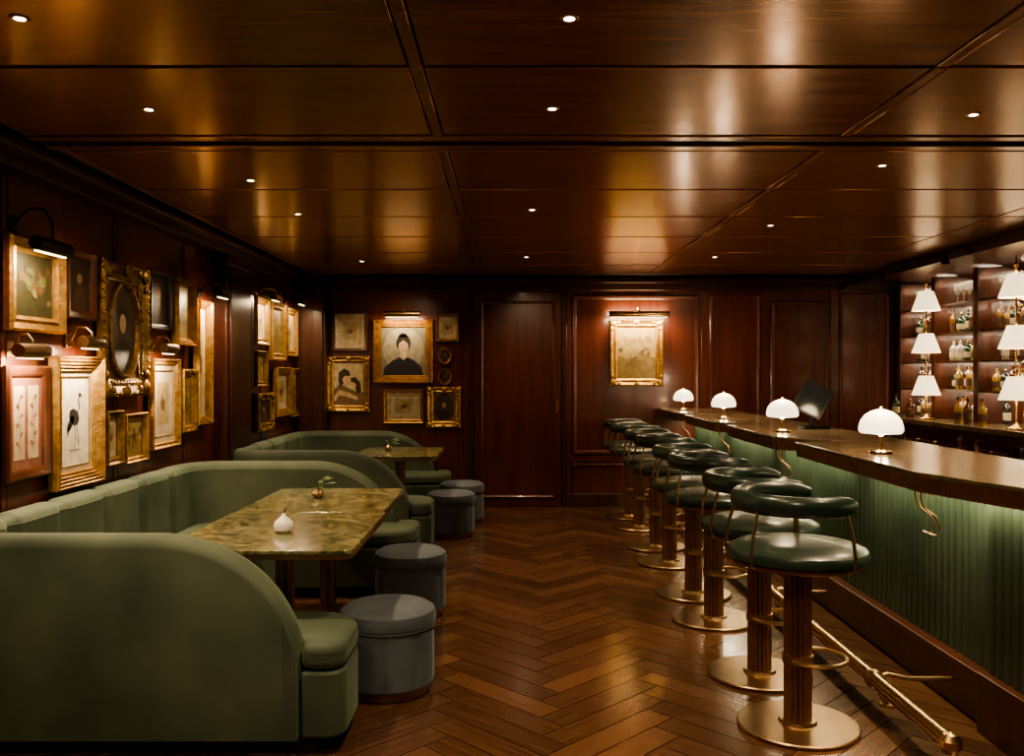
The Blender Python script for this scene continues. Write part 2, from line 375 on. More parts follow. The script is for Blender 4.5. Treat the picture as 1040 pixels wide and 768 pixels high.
# ------------------------------------------------------------------ framed pictures
G1=[(1,0),(1,.03),(.85,.045),(.6,.03),(.45,.022),(.25,.03),(.1,.018),(0,.014),(0,0)]
G2=[(1,0),(1,.045),(.9,.055),(.8,.04),(.7,.05),(.6,.035),(.5,.043),(.4,.028),(.3,.036),(.2,.02),(.1,.026),(0,.01),(0,0)]
G3=[(1,0),(1,.02),(.8,.03),(.3,.024),(0,.012),(0,0)]
def art_panel(mb, kind, w, h, rnd):
    a,b=w/2,h/2; z=.006
    R=rnd
    def P(*cols): return [paint(c) for c in cols]
    if kind=='bird':
        mb.box(-a,-b,.002,a,b,z,0); s=min(w*1.5,h)
        mb.ell(-.02*s,.05*s,.13*s,.095*s,z+.001,1,rot=-.5); mb.ell(-.11*s,-.03*s,.12*s,.05*s,z+.001,1,rot=.9)
        for k in range(5): mb.ell(-.13*s-.01*k*s,-.05*s-.02*s*k,.06*s,.012*s,z+.0012,1,rot=.9+.15*k,n=8)
        mb.line([(.06*s,.1*s),(.11*s,.17*s),(.085*s,.25*s),(.11*s,.32*s)],.022*s,z+.0015,1)
        mb.ell(.12*s,.33*s,.032*s,.024*s,z+.002,1); mb.pol([(.14*s,.34*s),(.21*s,.30*s),(.14*s,.315*s)],z+.002,2)
        mb.line([(-.02*s,-.03*s),(.02*s,-.18*s),(-.01*s,-.34*s)],.012*s,z+.0015,1); mb.line([(.04*s,-.02*s),(.07*s,-.16*s),(.08*s,-.3*s)],.012*s,z+.0015,1)
        mb.line([(-.15*s,-.36*s),(.15*s,-.36*s)],.012*s,z+.001,2)
        return P((.66,.60,.48),(.03,.03,.03),(.3,.24,.16))
    if kind=='botanical':
        mb.box(-a,-b,.002,a,b,z,0)
        for cx in (-.22*w,.22*w):
            mb.box(cx-.17*w,-.4*h,z,cx+.17*w,.4*h,z+.001,1)
            mb.line([(cx,-.33*h),(cx+.02*w,-.1*h),(cx-.02*w,.12*h),(cx,.3*h)],.012*w,z+.002,2)
            for k in range(6):
                yy=(-.25+.1*k)*h; sd=1 if k%2 else -1
                mb.ell(cx+sd*.06*w,yy+.03*h,.05*w,.018*h,z+.0025,3 if k<4 else 2,rot=sd*.7,n=10)
        return P((.20,.085,.055),(.42,.32,.21),(.14,.07,.04),(.24,.11,.07))
    if kind=='portrait':
        mb.box(-a,-b,.002,a,b,z,0)
        mb.ell(0,.03*h,.46*w,.47*h,z+.0005,4)
        mb.pol([(-.46*w,-.5*h),(-.42*w,-.33*h),(-.26*w,-.2*h),(-.09*w,-.12*h),(.09*w,-.12*h),(.25*w,-.19*h),(.4*w,-.32*h),(.45*w,-.5*h)],z+.001,1)
        mb.pol([(-.075*w,-.13*h),(.075*w,-.13*h),(.065*w,.03*h),(-.065*w,.03*h)],z+.0015,2)
        mb.ell(0,.17*h,.165*w,.18*h,z+.0013,3); mb.ell(-.01*w,.3*h,.1*w,.08*h,z+.0013,3)
        mb.ell(.0,.10*h,.108*w,.15*h,z+.0022,2)
        mb.pol([(-.128*w,.08*h),(-.14*w,.2*h),(-.05*w,.29*h),(.06*w,.29*h),(.14*w,.19*h),(.128*w,.08*h),(.09*w,.17*h),(.03*w,.21*h),(.0,.235*h),(-.03*w,.21*h),(-.09*w,.17*h)],z+.0026,3)
        for sx in (-.042,.046): mb.ell(sx*w,.115*h,.018*w,.009*h,z+.003,3,n=8); mb.line([(sx*w-.022*w,.14*h),(sx*w+.022*w,.14*h)],.006*h,z+.003,3)
        mb.line([(.004*w,.11*h),(.014*w,.065*h),(.0,.06*h)],.008*w,z+.003,5); mb.line([(-.03*w,.022*h),(.034*w,.022*h)],.012*h,z+.003,5)
        mb.pol([(-.08*w,-.12*h),(0,-.18*h),(.08*w,-.12*h),(0,-.135*h)],z+.0022,6)
        return P((.16,.14,.09),(.016,.014,.018),(.46,.31,.20),(.022,.014,.01),(.25,.22,.15),(.33,.14,.09),(.45,.4,.3))
    if kind=='couple':
        mb.box(-a,-b,.002,a,b,z,0)
        mb.pol([(-.5*w,-.5*h),(-.5*w,-.15*h),(-.3*w,.0),(-.1*w,-.06*h),(.2*w,-.16*h),(.5*w,-.2*h),(.5*w,-.5*h)],z+.0007,4)
        mb.pol([(-.34*w,.06*h),(-.32*w,.26*h),(-.16*w,.36*h),(.02*w,.3*h),(.06*w,.2*h),(-.06*w,.14*h),(-.16*w,.02*h),(-.26*w,-.06*h)],z+.001,1)
        mb.pol([(.06*w,.14*h),(.22*w,.16*h),(.38*w,.04*h),(.42*w,-.16*h),(.3*w,-.24*h),(.22*w,-.1*h),(.1*w,.0)],z+.0012,1)
        mb.ell(-.07*w,.1*h,.13*w,.09*h,z+.0016,2,rot=1.); mb.ell(.12*w,-.04*h,.12*w,.085*h,z+.0017,2,rot=-.7)
        mb.pol([(-.5*w,-.3*h),(-.3*w,-.14*h),(.0,-.2*h),(.3*w,-.3*h),(.3*w,-.38*h),(-.05*w,-.3*h),(-.3*w,-.26*h),(-.45*w,-.42*h)],z+.002,2)
        mb.line([(-.1*w,.11*h),(-.05*w,.08*h)],.012*w,z+.0025,3); mb.line([(.08*w,-.01*h),(.14*w,-.03*h)],.012*w,z+.0025,3)
        return P((.48,.38,.22),(.035,.02,.012),(.55,.38,.21),(.1,.05,.03),(.18,.11,.05))
    if kind=='landscape':
        mb.box(-a,-b,.002,a,b,z,0)
        mb.pol([(-a,-b),(a,-b),(a,-.1*h),(.1*w,-.02*h),(-.2*w,-.12*h),(-a,-.05*h)],z+.0006,1)
        for k in range(16):
            mb.ell(R.uniform(-.42,.42)*w,R.uniform(-.2,.28)*h,R.uniform(.04,.08)*w,R.uniform(.04,.1)*h,z+.001+.0001*k,R.choice((2,3)),rot=R.random(),n=9)
        for k in range(5): mb.line([(R.uniform(-.4,.4)*w,-.25*h),(R.uniform(-.3,.3)*w,.1*h)],.015*w,z+.003,3)
        return P((.36,.27,.11),(.22,.15,.05),(.28,.20,.075),(.13,.085,.03))
    if kind=='flowers':
        mb.box(-a,-b,.002,a,b,z,0)
        for k in range(30):
            r=R.uniform(.03,.08)*w
            mb.ell(R.gauss(0,.2)*w*.9,R.gauss(.02,.2)*h*.8,r,r*R.uniform(.6,1.1),z+.0006+.0001*k,R.choice((1,2,1,1,3)),rot=R.random()*3,n=9)
        return P((.03,.028,.012),(.055,.058,.02),(.11,.09,.032),(.08,.036,.016))
    if kind=='dark':
        mb.box(-a,-b,.002,a,b,z,0); mb.ell(0,.12*h,.13*w,.1*h,z+.001,1); mb.pol([(-.35*w,-b),(-.25*w,-.1*h),(0,.04*h),(.25*w,-.1*h),(.35*w,-b)],z+.0007,2)
        return P((.03,.018,.01),(.22,.13,.07),(.055,.028,.015))
    if kind=='ovalsitter':
        mb.box(-a,-b,.001,a,b,.003,4)
        mb.ell(0,0,a*.97,b*.97,z,0,n=40); mb.pol([(-.36*w,-.28*h),(-.26*w,-.16*h),(0,-.06*h),(.26*w,-.16*h),(.36*w,-.28*h),(.2*w,-.4*h),(-.2*w,-.4*h)],z+.001,2)
        mb.ell(0,.11*h,.14*w,.12*h,z+.002,3); mb.ell(0,.07*h,.105*w,.1*h,z+.0025,1)
        return P((.055,.036,.022),(.36,.25,.15),(.025,.02,.016),(.02,.014,.01))+[GOLDD]
    mb.box(-a,-b,.002,a,b,z,0); mb.box(-a*.66,-b*.66,z,a*.66,b*.66,z+.0005,1)
    for k in range(7):
        x=R.uniform(-.2,.2)*w; y=R.uniform(-.2,.1)*h
        mb.line([(x,y),(x+R.uniform(-.1,.1)*w,y+.1*h),(x+R.uniform(-.1,.1)*w,y+.2*h)],.02*w,z+.0012,2)
    mb.ell(0,-.02*h,.12*w,.1*h,z+.001,2,n=12)
    return P((.44,.37,.25),(.34,.26,.13),(.13,.08,.04))

def picture(center,R,w,h,fw,kind,style,label,oval=False,seed=0,mat_w=0):
    rnd=random.Random(seed+int(w*1000)+int(h*100))
    e=thing('framed_picture',label,'picture',center,R,group='framed pictures on the walls')
    fm={'gold':GOLD,'dgold':GOLDD,'wood':FRW,'ribbed':GOLD,'ornate':GOLDD,'gornate':GOLD,'black':BLACK}[style]
    mb=MB(); prof={'gold':G1,'dgold':G1,'wood':G3,'ribbed':G2,'ornate':G1,'gornate':G1,'black':G3}[style]
    if oval:
        mb.oframe(w,h,fw,prof)
        n=22
        for i in range(n):
            t=2*pi*i/n; mb.ball(((w/2-fw*.2)*cos(t),(h/2-fw*.2)*sin(t),.035),fw*.2,0,6)
    else:
        mb.rframe(w,h,fw,prof)
        if style in('ornate','gornate'):
            for sx in(-1,1):
                for sy in(-1,1):
                    mb.ball((sx*(w/2-fw*.45),sy*(h/2-fw*.45),.035),fw*.45,0,8,.5); mb.ball((sx*(w/2-fw*.1),sy*(h/2-fw*.1),.03),fw*.22,0,6,.6)
                    mb.ball((sx*(w/2-fw*1.2),sy*(h/2-fw*.35),.035),fw*.26,0,6,.6); mb.ball((sx*(w/2-fw*.35),sy*(h/2-fw*1.2),.035),fw*.26,0,6,.6)
            nn=max(3,int(w/(fw*.55)))
            for i in range(nn):
                x=-w/2+fw+(w-2*fw)*(i+.5)/nn
                for sy in(-1,1): mb.ball((x,sy*(h/2-fw*.15),.035),fw*.15,0,6,.7); mb.ball((x,sy*(h/2-fw*.8),.025),fw*.09,0,6,.7)
            nn=max(3,int(h/(fw*.55)))
            for i in range(nn):
                y=-h/2+fw+(h-2*fw)*(i+.5)/nn
                for sx in(-1,1): mb.ball((sx*(w/2-fw*.15),y,.035),fw*.15,0,6,.7); mb.ball((sx*(w/2-fw*.8),y,.025),fw*.09,0,6,.7)
            mb.ball((0,h/2-fw*.3,.04),fw*.4,0,8,.4); mb.ball((0,-h/2+fw*.3,.04),fw*.35,0,8,.4)
    if style=='ornate' and kind=='ovalsitter':
        mb.oframe(w-2*fw+.01,h-2*fw+.01,fw*.3,[(1,.004),(1,.03),(.5,.035),(0,.01),(0,.004)])
    mb.obj('frame',fm,e)
    iw,ih=w-2*fw+.004,h-2*fw+.004
    if oval: iw*=.74; ih*=.74
    if mat_w:
        mb=MB()
        mb.rframe(iw,ih,mat_w,[(1,.0),(1,.011),(0,.011),(0,.0)])
        mb.rframe(iw-2*mat_w+.012,ih-2*mat_w+.012,.006,[(1,.010),(1,.013),(0,.013),(0,.010)],1)
        mb.obj('mount',[paint((.46,.39,.26)),GOLD],e); iw-=2*mat_w; ih-=2*mat_w
    mb=MB(); mats=art_panel(mb,kind,iw,ih,rnd); ao=mb.obj('artwork',mats,e,fixn=False,smooth=False)
    me=ao.data
    bm=bmesh.new(); bm.from_mesh(me); bm.normal_update()
    fl=[f for f in bm.faces if f.normal.z<-.5 and f.calc_center_median().z>.0055]
    bmesh.ops.reverse_faces(bm,faces=fl); bm.to_mesh(me); bm.free()
    return e

def backpic(x0,x1,y0,y1,fw,kind,style,label,**k):
    X0,X1,Z1,Z0=bx(x0),bx(x1),bz(y0),bz(y1)
    picture(((X0+X1)/2,YB-.02,(Z0+Z1)/2),RB,X1-X0,Z1-Z0,fw,kind,style,label,seed=x0,**k)
backpic(338,374,316,357,.035,'sketch','wood','small walnut-framed pale print on panelled wall',mat_w=.05)
backpic(380,440,325,389,.085,'portrait','ribbed','portrait of a woman in black dress, wide gilt frame')
backpic(443,466,319,347,.035,'sketch','gold','small gilt-framed sketch above two oval miniatures')
backpic(333,376,362,418,.07,'couple','gornate','painting of two embracing figures in ornate gilt frame')
backpic(390,431,395,430,.045,'sketch','gold','landscape-format sketch in gilt frame',mat_w=.03)
backpic(434,468,393,434,.07,'ovalsitter','gornate','dark oval miniature portrait in ornate square gilt frame')
backpic(445,459,353,370,.03,'ovalsitter','gold','tiny oval miniature in gilt frame',oval=True)
backpic(445,459,374,391,.03,'ovalsitter','gold','tiny oval miniature in gilt frame',oval=True)
backpic(619,673,325,392,.085,'landscape','gornate','gilt-framed golden landscape painting under a picture light')

def leftpic(x0,x1,y0,y1,fw,kind,style,label,off=.03,**k):
    X=XL+off
    Y0=-X*F/(520-x0); Y1=-X*F/(520-x1)
    Z1=H0-(y0-378)*Y0/F; Z0=H0-(y1-378)*Y0/F
    return picture((X,(Y0+Y1)/2,(Z0+Z1)/2),RL,Y1-Y0,Z1-Z0,fw,kind,style,label,seed=x0,**k)
leftpic(3,60,236,335,.075,'flowers','gold','dark still life of foliage in broad gilt frame')
leftpic(64,94,250,323,.05,'dark','wood','narrow dark portrait in walnut frame')
leftpic(98,146,262,404,.11,'ovalsitter','ornate','large oval portrait in heavily carved dark gilt frame')
leftpic(149,171,272,334,.04,'dark','black','dark portrait in black frame')
leftpic(174,193,281,350,.05,'landscape','ribbed','pale landscape in ribbed gilt frame')
leftpic(196,210,304,432,.06,'sketch','ribbed','tall print in ribbed gilt frame')
leftpic(2,47,371,492,.055,'botanical','wood','two botanical drawings in walnut frame with red mount')
leftpic(49,98,361,500,.085,'bird','ribbed','black wading bird print in wide ribbed gilt frame',mat_w=.03)
leftpic(103,120,418,474,.045,'sketch','dgold','small sketch in dark gilt frame')
leftpic(122,145,421,472,.035,'landscape','gold','small landscape in gilt frame')
leftpic(150,178,364,458,.045,'sketch','gold','pale sketch in gilt frame',mat_w=.04)
leftpic(181,195,375,440,.05,'landscape','gornate','small landscape in ornate gilt frame')
leftpic(246,255,296,395,.07,'dark','black','tall dark portrait in black frame')
leftpic(257,270,300,350,.07,'sketch','gold','pale sketch in gilt frame beside pilaster')
leftpic(273,287,305,366,.08,'landscape','gold','landscape painting in gilt frame')
leftpic(289,299,312,362,.07,'sketch','gold','narrow sketch in gilt frame')
leftpic(257,268,356,393,.05,'landscape','dgold','small landscape in dark gilt frame')
leftpic(259,275,400,440,.08,'dark','ornate','dark painting in carved gilt frame')
leftpic(277,292,373,424,.08,'sketch','ribbed','pale print in ribbed gilt frame')
leftpic(294,303,374,424,.06,'landscape','gold','narrow landscape in gilt frame')

# ------------------------------------------------------------------ lights helper
WARM=(1,.74,.46)
KS,KP,KA=2.3,1.6,1.55
def spot(loc,target,energy,size=70,blend=.8,rad=.03,col=WARM,name='spot_light'):
    d=bpy.data.lights.new(name,'SPOT'); d.energy=energy*KS; d.spot_size=math.radians(size); d.spot_blend=blend; d.shadow_soft_size=rad; d.color=col
    o=bpy.data.objects.new(name,d); COL.objects.link(o); o.location=loc
    o.rotation_euler=(Vector(target)-Vector(loc)).to_track_quat('-Z','Y').to_euler(); return o
def point(loc,energy,rad=.04,col=WARM):
    d=bpy.data.lights.new('lamp_light','POINT'); d.energy=energy*KP; d.shadow_soft_size=rad; d.color=col
    o=bpy.data.objects.new('lamp_light',d); COL.objects.link(o); o.location=loc; return o
def area(loc,target,sx,sy,energy,col=WARM,rz=None):
    d=bpy.data.lights.new('strip_light','AREA'); d.shape='RECTANGLE'; d.size=sx; d.size_y=sy; d.energy=energy*KA; d.color=col
    o=bpy.data.objects.new('strip_light',d); COL.objects.link(o); o.location=loc
    z=-(Vector(target)-Vector(loc)).normalized(); y=Vector((0,1,0)) if rz is None else Vector(rz)
    x=y.cross(z).normalized(); y=z.cross(x)
    o.matrix_world=Matrix.Translation(loc)@Matrix((x,y,z)).transposed().to_4x4(); return o

def picture_light(Y,Z,label,length=.24,e=9,reach=.2,mat=BLACK,R=RL,wallpos=None,drop=.6,sh=0.):
    base=(XL,Y,Z) if wallpos is None else wallpos
    t=thing('picture_light',label,'wall lamp',base,R,group='picture lights')
    mb=MB(); mb.box(-.03,-.03,.0,.03,.05,.02); mb.obj('mount',mat,t,bevel=.004)
    mb=MB(); mb.tube([(0,.0,.02),(0,.05,.05),(0,.08,reach*.45),(0,.08,reach*.8),(0,.05+sh*.4,reach),(0,.03+sh,reach)],.007,8); mb.obj('arm',mat,t)
    mb=MB(); L=length/2
    mb.lathe([(.001,-L),(.032,-L),(.034,-L+.01),(.034,L-.01),(.032,L),(.001,L)],20,(0,sh,reach),0,axis='x')
    mb.obj('lamp_shade',mat,t)
    mb=MB(); mb.box(-L+.02,sh-.038,reach-.018,L-.02,sh-.030,reach+.0); mb.obj('bulb',LED,t)
    M=M4(R,base)
    p=M@Vector((0,sh-.045,reach)); q=M@Vector((0,sh-drop,0))
    ax=M.to_3x3()@Vector((1,0,0))
    area(p,q,.03,length,e,rz=ax)
    return t
picture_light(4.15,2.2,'black picture light on curved arm above still life',e=8,length=.3,sh=-.1)
picture_light(4.12,1.60,'brass picture light between still life and botanical drawings',e=7,mat=BRASSD,reach=.12,drop=.3)
picture_light(4.66,1.66,'brass picture light above wading bird print',e=6,length=.2,mat=BRASSD,reach=.14)
picture_light(5.72,1.655,'brass picture light above pale sketch',e=6,length=.2,mat=BRASSD,reach=.14)
picture_light(6.62,2.1,'black picture light on curved arm beside pilaster',e=9)
picture_light(8.1,2.2,'brass picture light on curved arm beyond pilaster',e=6,mat=BRASSD)
picture_light(9.1,2.24,'black picture light on curved arm near the corner',e=5)
picture_light(0,0,'brass picture light above the portrait of a woman',length=.4,e=4,reach=.16,mat=BRASSD,R=RB,wallpos=(bx(410),YB,bz(320)),drop=.45)
picture_light(0,0,'long brass picture light above golden landscape painting',length=.66,e=11,reach=.16,mat=BRASS,R=RB,wallpos=(bx(647),YB-.0,bz(320)),drop=.38)
area((bx(647),YB-.1,bz(318)),(bx(647),YB,bz(308)),.03,.64,4,col=(1,.82,.5),rz=(1,0,0))

# ------------------------------------------------------------------ recessed downlights
dl=[(-1.46,2.57),(.17,2.57),(-1.45,3.46),(.16,3.45),(1.88,3.53),(-1.43,4.74),(1.88,4.4),(.13,5.6),(-1.42,5.75),(1.85,6.2),(.13,7.9),(1.85,7.9),(-1.42,8.2),(1.88,2.6),(-1.45,.8),(.17,.8),(1.88,.8)]  # last three, out of view, are added downlights for fill
src=None
for i,(x,y) in enumerate(dl):
    if src is None:
        src=thing('recessed_downlight','small round glowing recessed downlight in wood ceiling','ceiling light',(x,y,ZC),group='recessed ceiling downlights')
        mb=MB(); mb.lathe([(.017,.0),(.017,-.003),(.026,-.004),(.029,-.002),(.029,.0)],24); mb.obj('trim_ring',BRASSD,src)
        mb=MB(); mb.lathe([(.001,-.0025),(.0165,-.0025),(.0165,.0),(.001,0)],24); mb.obj('lens',LENS,src)
    else: copy_thing(src,(x,y,ZC))
    spot((x,y,ZC-.02),(x,y,0),60,size=92,blend=1,rad=.03)

# ------------------------------------------------------------------ banquettes
def banquette(y0,y1,label,seams):
    yc=(y0+y1)/2; xw=XL+.03
    e=thing('banquette',label,'banquette sofa',(0,yc,0),group='green velvet banquettes')
    hw=(y1-y0)/2; xe=-.835; top=.865; zb=.07; th=.15
    c=th/2; rc=.26
    pts=[]
    n0=70
    X0=xw+c; Yn=-hw+c; Yf=hw-c
    xs0=[xe-(xe-(X0+rc))*((i/n0)**1.5) for i in range(n0+1)]
    for x in xs0: pts.append((x,Yn))
    for k in range(1,13):
        a=-pi/2-(pi/2)*k/12; pts.append((X0+rc+rc*cos(a),Yn+rc+rc*sin(a)))
    m=220
    for k in range(1,m): pts.append((X0,Yn+rc+(Yf-Yn-2*rc)*k/m))
    for k in range(0,13):
        a=pi-(pi/2)*k/12; pts.append((X0+rc+rc*cos(a),Yf-rc+rc*sin(a)))
    for x in xs0[::-1][1:]: pts.append((x,Yf))
    rings=[]; N=len(pts)
    for i,(x,y) in enumerate(pts):
        a=pts[max(i-1,0)]; b=pts[min(i+1,N-1)]
        d=Vector((b[0]-a[0],b[1]-a[1])).normalized(); nrm=Vector((-d.y,d.x))
        dx=max(0,min(1,(x-(-1.41))/(xe+1.41)))
        hgt=top-.5*(1-math.sqrt(max(0,1-dx*dx)))
        if i in (0,N-1): hgt=top-.5
        g=0
        if x<X0+.02:
            for s in seams:
                q=abs(y-s)
                if q<.06: g=max(g,.034*(1-q/.06)**.7)
        inn=c-g; r=.05
        prof=[(-inn,zb),(-inn,hgt-r)]
        for k in range(0,7):
            t=pi-pi*k/6; prof.append((cos(t)*c if cos(t)>=0 else cos(t)*inn, hgt-r+sin(t)*(r-g*.7)))
        prof.append((c,zb))
        rings.append([(x+nrm.x*o,y+nrm.y*o,z) for o,z in prof])
    mb=MB(); mb.rings(rings); mb.obj('backrest',VELV,e,ang=60,bevel=.006,bseg=2)
    xi=xw+th-.01; xf=-1.72; xend=-.655; dp=.5
    P=[(xi,-hw+th-.02),(xe+.012,-hw+th-.02),(xe+.012,-hw+.02),(xend,-hw+.02),(xend,-hw+dp),(xf,-hw+dp+.1),(xf,hw-dp-.1),(xend,hw-dp),(xend,hw-.02),(xe+.012,hw-.02),(xe+.012,hw-th+.02),(xi,hw-th+.02)]
    pp=roundpoly(P,[0,0,0,.13,.2,.12,.12,.2,.13,0,0,0],8)
    mb=MB(); mb.prism(pp,.07,.33); mb.obj('seat_base',VELV,e,bevel=.012,bseg=2)
    mb=MB(); mb.prism(pp,.33,.44); mb.obj('seat_cushion',VELV,e,bevel=.035,bseg=4)
    P2=[(xw+.05,-hw+.06),(xend-.06,-hw+.06),(xend-.06,-hw+.44),(xf-.06,-hw+.54),(xf-.06,hw-.54),(xend-.06,hw-.44),(xend-.06,hw-.06),(xw+.05,hw-.06)]
    mb=MB(); mb.prism(roundpoly(P2,.1,5),0,.07); mb.obj('plinth',BLACKP,e)
    return e
banquette(3.35,6.28,'dark green velvet U-shaped banquette with curved arms around two tables',[-.95,-.5,-.05,.4,.85])
banquette(6.98,9.46,'dark green velvet U-shaped banquette near the panelled end wall',[-.6,-.15,.3,.75])

# ------------------------------------------------------------------ tables
def table(x0,x1,y0,y1,label,rad):
    xc,yc=(x0+x1)/2,(y0+y1)/2; a,b=(x1-x0)/2,(y1-y0)/2
    e=thing('dining_table',label,'table',(xc,yc,0),group='stone topped tables')
    P=roundpoly([(-a,-b),(a,-b),(a,b),(-a,b)],rad,10)
    mb=MB(); mb.prism(P,.722,.742); mb.obj('table_top',STONE,e,bevel=.004)
    Q=[(x*.99,y*.99) for x,y in P]
    mb=MB(); mb.prism(Q,.70,.7215); mb.obj('edge_band',BRASSD,e,bevel=.003)
    mb=MB(); mb.lathe([(.0001,0),(.2,0),(.2,.012),(.19,.018),(.07,.03),(.001,.03)],36); mb.obj('base',BRONZE,e)
    mb=MB(); mb.lathe([(.001,.03),(.06,.03),(.06,.05),(.045,.1),(.045,.6),(.06,.66),(.12,.69),(.14,.7),(.001,.7)],48,rfun=lambda t:1+.05*cos(12*t)); mb.obj('pedestal',BRONZE,e)
    return e
table(-1.51,-.68,3.68,4.683,'marbled olive stone table with brass edge and clipped corner',[.34,.06,.02,.02])
table(-1.50,-.70,4.69,5.66,'marbled olive stone table with brass edge',[.02,.02,.06,.06])
table(-1.45,-.68,7.78,8.75,'marbled olive stone table in the far banquette',[.06,.06,.06,.06])

# ------------------------------------------------------------------ poufs
def make_pouf(loc):
    e=thing('pouf','round slate grey velvet drum stool with seamed sides','pouf',loc,group='slate velvet poufs')
    mb=MB()
    mb.lathe([(.001,.315),(.205,.315),(.222,.325),(.226,.355),(.218,.385),(.19,.402),(.1,.412),(.001,.414)],56); mb.obj('seat_cushion',VELP,e)
    mb=MB(); mb.lathe([(.001,.045),(.2,.045),(.216,.055),(.218,.2),(.214,.305),(.205,.316),(.001,.316)],96,rfun=lambda t:1-.025*abs(cos(4*t))**18); mb.obj('drum',VELP,e)
    mb=MB(); mb.tube([(.216*cos(a),.216*sin(a),.316) for a in [2*pi*i/48 for i in range(48)]],.006,6,closed=True); mb.obj('piping',VELP,e)
    mb=MB(); mb.lathe([(.001,0),(.185,0),(.19,.006),(.19,.045),(.001,.045)],40); mb.obj('plinth',BRONZE,e)
    return e
p0=make_pouf((-.585,4.10,0))
copy_thing(p0,(-.63,5.38,0),.3)
copy_thing(p0,(-.56,7.95,0),.6)
copy_thing(p0,(-.50,8.65,0),1.)

# ------------------------------------------------------------------ bar
TZ=1.10; T0=TZ-.07
front=[(1.62,9.64)]
for b in (8.14,6.57,4.98):
    front+=[(1.62,b+.42),(1.93,b+.03),(1.93,b),(1.62,b)]
front+=[(1.62,3.47),(1.86,2.7),(2.32,2.7),(2.32,9.64)]
rad=[.0]+[.03,.0,.0,.03]*3+[.05,.04,.0,.0]
fp=roundpoly(front,rad,4)
bt=thing('bar_worktop','long stepped bar top in dark polished stone with reeded brass edge','bar counter',(2,6.2,T0))
def L(poly,dx=-2,dy=-6.2): return [(x+dx,y+dy) for x,y in poly]
mb=MB(); mb.prism(L(fp),.052,.07); mb.obj('slab',BARTOP,bt,bevel=.003)
dense=[]
N=len(fp)
for i in range(N):
    a=Vector(fp[i]); b=Vector(fp[(i+1)%N]); k=max(1,int((b-a).length/.005)) if a.x<2.3 else 1
    for j in range(k): dense.append(a+(b-a)*j/k)
cen=[]; s=0
for i,p in enumerate(dense):
    a=dense[i-1]; b=dense[(i+1)%len(dense)]; d=(b-a).normalized(); nr=Vector((-d.y,d.x))
    s+=(p-dense[i-1]).length
    q=p+nr*(.014-.006*abs(sin(s*pi/.026)))
    cen.append((q.x,q.y))
mb=MB(); mb.prism(L(cen),-.012,.052); mb.obj('reeded_edge',BRONZE,bt,ang=60)
for b in (3.6,5.5,7.05,8.65):
    mb=MB()
    for dy in (0,.05):
        mb.tube([(1.70-2,b+dy-6.2,-.01),(1.70-2,b+dy-6.2,-.06),(1.72-2,b+dy-6.2,-.10),(1.76-2,b+dy-6.2,-.13),(1.78-2,b+dy-6.2,-.18),(1.76-2,b+dy-6.2,-.21),(1.73-2,b+dy-6.2,-.2)],.0045,8)
    mb.box(1.67-2,b-.02-6.2,-.02,1.73-2,b+.07-6.2,-.012)
    mb.obj('coat_hook',BRASSD,bt)
bc=thing('bar_counter','bar front clad in lit reeded green panels above wood plinth','bar counter',(2.15,6.2,0))
mb=MB()
pts=[]; y=9.62
P=.06
while y>3.64:
    for j in range(6):
        t=j/6; pts.append((2.05-.025*sin(pi*t)-2.15, y-P*t-6.2))
    y-=P
pts.append((2.05-2.15,y-6.2)); pts.append((2.0-2.15,y-6.2))
while y>2.75:
    for j in range(6):
        t=j/6; pts.append((2.0-.025*sin(pi*t)-2.15, y-P*t-6.2))
    y-=P
pts+=[(2.0-2.15,y-6.2),(2.28-2.15,y-6.2),(2.28-2.15,9.62-6.2)]
mb.prism(pts,.22,T0-.013); mb.obj('reeded_panel',REED,bc,ang=50)
mb=MB(); mb.box(1.99-2.15,3.63-6.2,0,2.28-2.15,9.62-6.2,.22); mb.box(1.94-2.15,2.75-6.2,0,2.28-2.15,3.62-6.2,.25); mb.box(1.97-2.15,3.63-6.2,.2,2.28-2.15,9.62-6.2,.225)
mb.obj('plinth',CABW,bc,bevel=.004)
mb=MB(); mb.box(1.95-2.15,2.9-6.2,T0-.024,1.97-2.15,9.55-6.2,T0-.013); mb.obj('light_strip',LED,bc)
for yy in (3.4,4.2,5.75,7.35,8.9):
    area((1.94,yy,T0-.03),(2.04,yy,.55),.03,1.3 if yy>4 else .7,6.2 if yy>4 else 3.,col=(1,.82,.5))
wb=thing('work_bench','steel topped bartender work bench behind the bar','work bench',(2.6,6.2,0))
mb=MB(); mb.box(-.28,-3.4,.0,.2,3.4,.84); mb.obj('body',BLACK,wb)
mb=MB(); mb.box(-.28,-3.4,.84,.22,3.4,.87); mb.obj('worktop',material('steel',(.3,.28,.25),rough=.35,metal=1),wb,bevel=.004)

fr=thing('foot_rail','polished brass foot rail along the bar on curved brackets','foot rail',(1.63,6.3,0))
mb=MB(); mb.tube([(0,3.2,.12),(0,-3.08,.12)],.036,24); mb.obj('rail',BRASS,fr)
for yy in (-3.08,3.2):
    mb=MB(); mb.ball((0,yy,.12),.043,0,16); mb.obj('end_cap',BRASS,fr)
for yy in (-2.4,-.85,.7,2.3):
    mb=MB(); mb.tube([(0,yy,.12),(.06,yy,.14),(.15,yy,.12),(.25,yy,.12),(.355,yy,.12)],.011,8); mb.tube([(0,yy,.12),(.03,yy,.05),(.06,yy,.0)],.012,8)
    mb.lathe([(.001,0),(.035,0),(.035,.008),(.001,.01)],16,(.06,yy,0)); mb.lathe([(.037,-.02),(.043,-.01),(.043,.01),(.037,.02)],16,(0,yy,.12),axis='y')
    mb.obj('bracket',BRASSD,fr)

